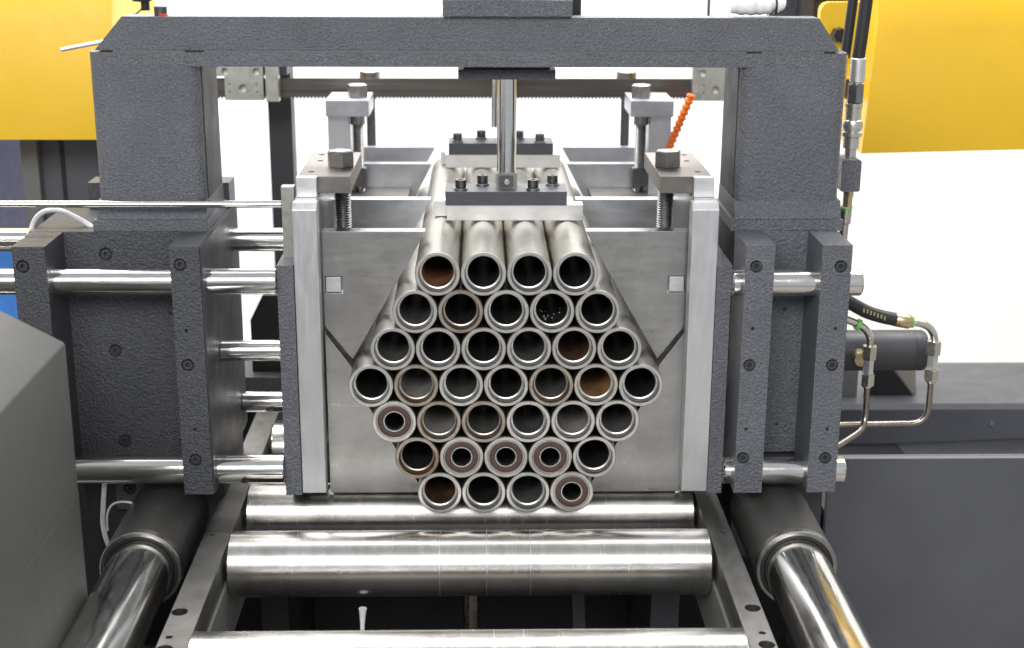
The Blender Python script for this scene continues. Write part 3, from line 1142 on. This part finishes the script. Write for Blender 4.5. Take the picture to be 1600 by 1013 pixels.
f1 = fitting_stack('hydraulic_line', 'outer hydraulic line with long elbow and black hose at far right', .6262, .17, .012,
                   [(.6262, .17, -.055), (.6265, .17, -.075), (.6262, .17, -.098), (.621, .17, -.112), (.608, .17, -.119), (.58, .17, -.120), (.44, .17, -.122)],
                   [(.592, .17, .0365), (.604, .17, .0350), (.616, .17, .0290), (.624, .17, .0190), (.6262, .17, .008)])
bm = bmesh.new()
sweep(bm, [(.470, .17, .082), (.49, .17, .071), (.505, .17, .0625), (.525, .17, .052), (.548, .17, .0448), (.572, .17, .0400)], .0098, 16, 6)
obj('rubber_hose', bm, 'rubber', f1)
bm = bmesh.new()
d = Vector((.592, .17, .0365)) - Vector((.566, .17, .0412))
lathe(bm, (.566, .17, .0412), (.592, .17, .0365), [(0, .0098), (.001, .0105), (.021, .0105), (.024, .0085), (d.length, .0075)], 20)
obj('crimp_ferrule', bm, 'fit_y', f1)
bm = bmesh.new()
for i in range(7):
    q = Vector((.517, .160, .0575)) + (Vector((.548, .160, .0455)) - Vector((.517, .160, .0575))) * i / 6
    box(bm, q.x - .0014, q.x + .0012, q.y - .0005, q.y + .0005, q.z - .003 + (i % 2) * .0008, q.z + .003)
obj('hose_print', bm, 'fit_y', f1)
bm = bmesh.new()
lathe(bm, (.5905, .17, .0368), (.5935, .17, .0363), [(0, .0062), (0, .0078), (.003, .0078), (.003, .0062)], 16, True)
obj('tie_band', bm, 'green', f1)
f2 = fitting_stack('hydraulic_line', 'inner hydraulic line with green tie in front of the cylinder', .5325, .17, .005,
                   [(.5325, .17, -.061), (.5335, .17, -.085), (.533, .168, -.108), (.528, .16, -.122), (.515, .15, -.130), (.47, .13, -.150)],
                   [(.470, .17, .050), (.490, .17, .043), (.508, .17, .036), (.523, .17, .027), (.5315, .17, .014), (.5325, .17, .001)])
bm = bmesh.new()
lathe(bm, (.510, .17, .0348), (.516, .17, .0318), [(0, .0062), (0, .0084), (.0055, .0084), (.0055, .0062)], 16, True)
obj('tie_band', bm, 'green', f2)

# hose and couplings along the right column
t = thing('hydraulic_hose', 'vertical black hose with silver couplings along the right column', 'hydraulic hose', (.489, .2, .16))
for (x, y, r) in ((.4960, .20, .0088), (.4830, .222, .0070)):
    bm = bmesh.new()
    sweep(bm, [(x + .006, y, .62), (x + .004, y, .52), (x, y, .45), (x - .003, y, .410)], r, 18, 6)
    obj('rubber_hose', bm, 'rubber', t)
bm = bmesh.new()
sweep(bm, [(.4800, .215, .415), (.4790, .215, .38), (.4775, .215, .33), (.4765, .215, .27)], .0026, 10, 4)
obj('thin_tube', bm, 'fit_y', t)
bm = bmesh.new()
lathe(bm, (.4935, .20, .412), (.4935, .20, .20), [(0, .0098), (.001, .0106), (.033, .0106), (.034, .0075), (.036, .0075)], 24)
obj('crimp_ferrule', bm, 'alu', t)
bm = bmesh.new()
nut(bm, .4925, .20, .3500, .3755, .0118)
obj('union_nut', bm, 'bolt', t)
bm = bmesh.new()
lathe(bm, (.4915, .20, .350), (.4915, .20, .20), [(0, .0085), (.001, .0125), (.006, .0125), (.007, .0112), (.024, .0112), (.025, .013), (.030, .0145), (.036, .0145), (.037, .013), (.040, .013), (.041, .0145), (.047, .0145), (.049, .0115), (.064, .0115), (.065, .0085), (.0775, .0085)], 24)
obj('quick_coupling', bm, 'fit', t)
bm = bmesh.new()
rbox(bm, .4745, .5020, .175, .225, .2275, .2725, .003, 'y')
obj('junction_block', bm, 'hammer', t)
bm = bmesh.new()
nut(bm, .4925, .20, .216, .2273, .0082)
nut(bm, .4920, .20, .202, .2159, .0075)
obj('union_nut', bm, 'fit_y', t)
bm = bmesh.new()
lathe(bm, (.4910, .20, .2019), (.490, .20, .17), [(0, .0088), (.024, .0088), (.026, .007), (.0262, .0065), (.060, .0065)], 20)
obj('lower_ferrule', bm, 'fit', t)
bm = bmesh.new()
cyl(bm, (.4912, .20, .1995), (.4912, .20, .2017), .0094, 20)
obj('tie_band', bm, 'green', t)

# ------------------------------------------------------------------ small things on and round the frame
t = thing('plastic_roll', 'white plastic roll tied with black band on top of the beam', 'plastic roll', (.335, .122, .474))
bm = bmesh.new()
rr = random.Random(3)
sweep(bm, [(.297 + i * .0068, .122 + rr.uniform(-.0006, .0006), .4885 + rr.uniform(-.0005, .0005)) for i in range(10)],
      lambda u: .0125 * (1 - .35 * (abs(u - .45) * 2) ** 3) + .0005 * math.sin(u * 31), 18, 5)
obj('roll_body', bm, 'white', t)
bm = bmesh.new()
lathe(bm, (.3555, .122, .4885), (.3590, .122, .4885), [(0, .0095), (0, .0122), (.0025, .0122), (.0025, .0095)], 18, True)
obj('band', bm, 'rubber', t)
bm = bmesh.new()
sweep(bm, [(.3575, .122, .4885), (.363, .121, .490), (.3675, .122, .489)], lambda u: .0105 - .003 * u, 14, 5)
obj('roll_tail', bm, 'white', t)
t = thing('clamp_knob', 'black clamp knob at the upper left beside the beam', 'knob', (-.562, .5, .45))
bm = bmesh.new()
prism(bm, [(a * (1 if i % 2 else .85) - .562, b * (1 if i % 2 else .85) + .5) for i, (a, b) in enumerate(circ(0, 0, .0155, 14))], .466, .485, 'z')
obj('knob_head', bm, 'black', t)
bm = bmesh.new()
cyl(bm, (-.5575, .5, .452), (-.5575, .5, .4658), .007, 14)
obj('knob_stem', bm, 'black', t)
bm = bmesh.new()
sweep(bm, [(-.585, .5, .425), (-.582, .5, .440), (-.572, .5, .447), (-.566, .5, .452), (-.560, .5, .458)], .0013, 8, 6)
o = obj('spring_wire', bm, 'oxide', t)
bm = bmesh.new()
cyl(bm, (-.638, .30, .4105), (-.56, .30, .4255), .0030, 14, .0006)
o = obj('lever_rod', bm, 'alu')
rebase(o, (-.56, .30, .4255))
tag(o, 'thin pale lever rod sticking out left against the yellow cover', 'lever')
bm = bmesh.new()
sweep(bm, [(-.653, .12, .165), (-.6485, .12, .182), (-.640, .12, .201), (-.625, .12, .212), (-.606, .12, .2125), (-.585, .12, .203), (-.566, .12, .191), (-.548, .12, .175)], .0036, 12, 6)
o = obj('white_tube', bm, 'white')
rebase(o, (-.6, .12, .19))
tag(o, 'white plastic tube arching over the back of the left block', 'tube')
bm = bmesh.new()
sweep(bm, [(-.552, .05, -.13), (-.5605, .05, -.19), (-.563, .05, -.225), (-.5555, .05, -.258), (-.541, .05, -.272)], .0036, 12, 6)
sweep(bm, [(-.5575, .05, -.23), (-.556, .05, -.205), (-.547, .05, -.190), (-.530, .05, -.1865), (-.507, .05, -.192)], .0016, 8, 6)
o = obj('white_tube', bm, 'white')
rebase(o, (-.55, .05, -.25))
tag(o, 'white plastic tube hanging down beside the left sleeve', 'tube')

# ------------------------------------------------------------------ machine bed below the rollers
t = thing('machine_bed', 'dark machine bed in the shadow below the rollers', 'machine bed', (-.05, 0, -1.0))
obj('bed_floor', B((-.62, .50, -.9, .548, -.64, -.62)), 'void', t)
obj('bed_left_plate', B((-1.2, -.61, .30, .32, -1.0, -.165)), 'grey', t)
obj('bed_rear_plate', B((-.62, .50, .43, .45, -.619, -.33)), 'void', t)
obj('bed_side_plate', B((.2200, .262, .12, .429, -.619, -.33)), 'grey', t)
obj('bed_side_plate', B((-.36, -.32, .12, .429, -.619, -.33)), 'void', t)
bm = bmesh.new()
cyl(bm, (-.049, .15, -.619), (-.049, .15, -.29), .0125, 20)
obj('lift_rod', bm, 'tube', t)
bm = bmesh.new()
prism(bm, [(.115, -.619), (.135, -.619), (.118, -.33), (.100, -.33)], .14, .16, 'y')
obj('link_arm', bm, 'grey', t)
bm = bmesh.new()
sweep(bm, [(-.190, -.10, -.275), (-.191, -.10, -.300), (-.193, -.10, -.35), (-.195, -.10, -.40)], lambda u: .0055 - .0025 * min(1, u * 3), 10, 4)
o = obj('cable_tie', bm, 'white')
rebase(o, (-.19, -.10, -.40))
tag(o, 'pale strip hanging in the dark gap below the middle roller', 'cable tie')
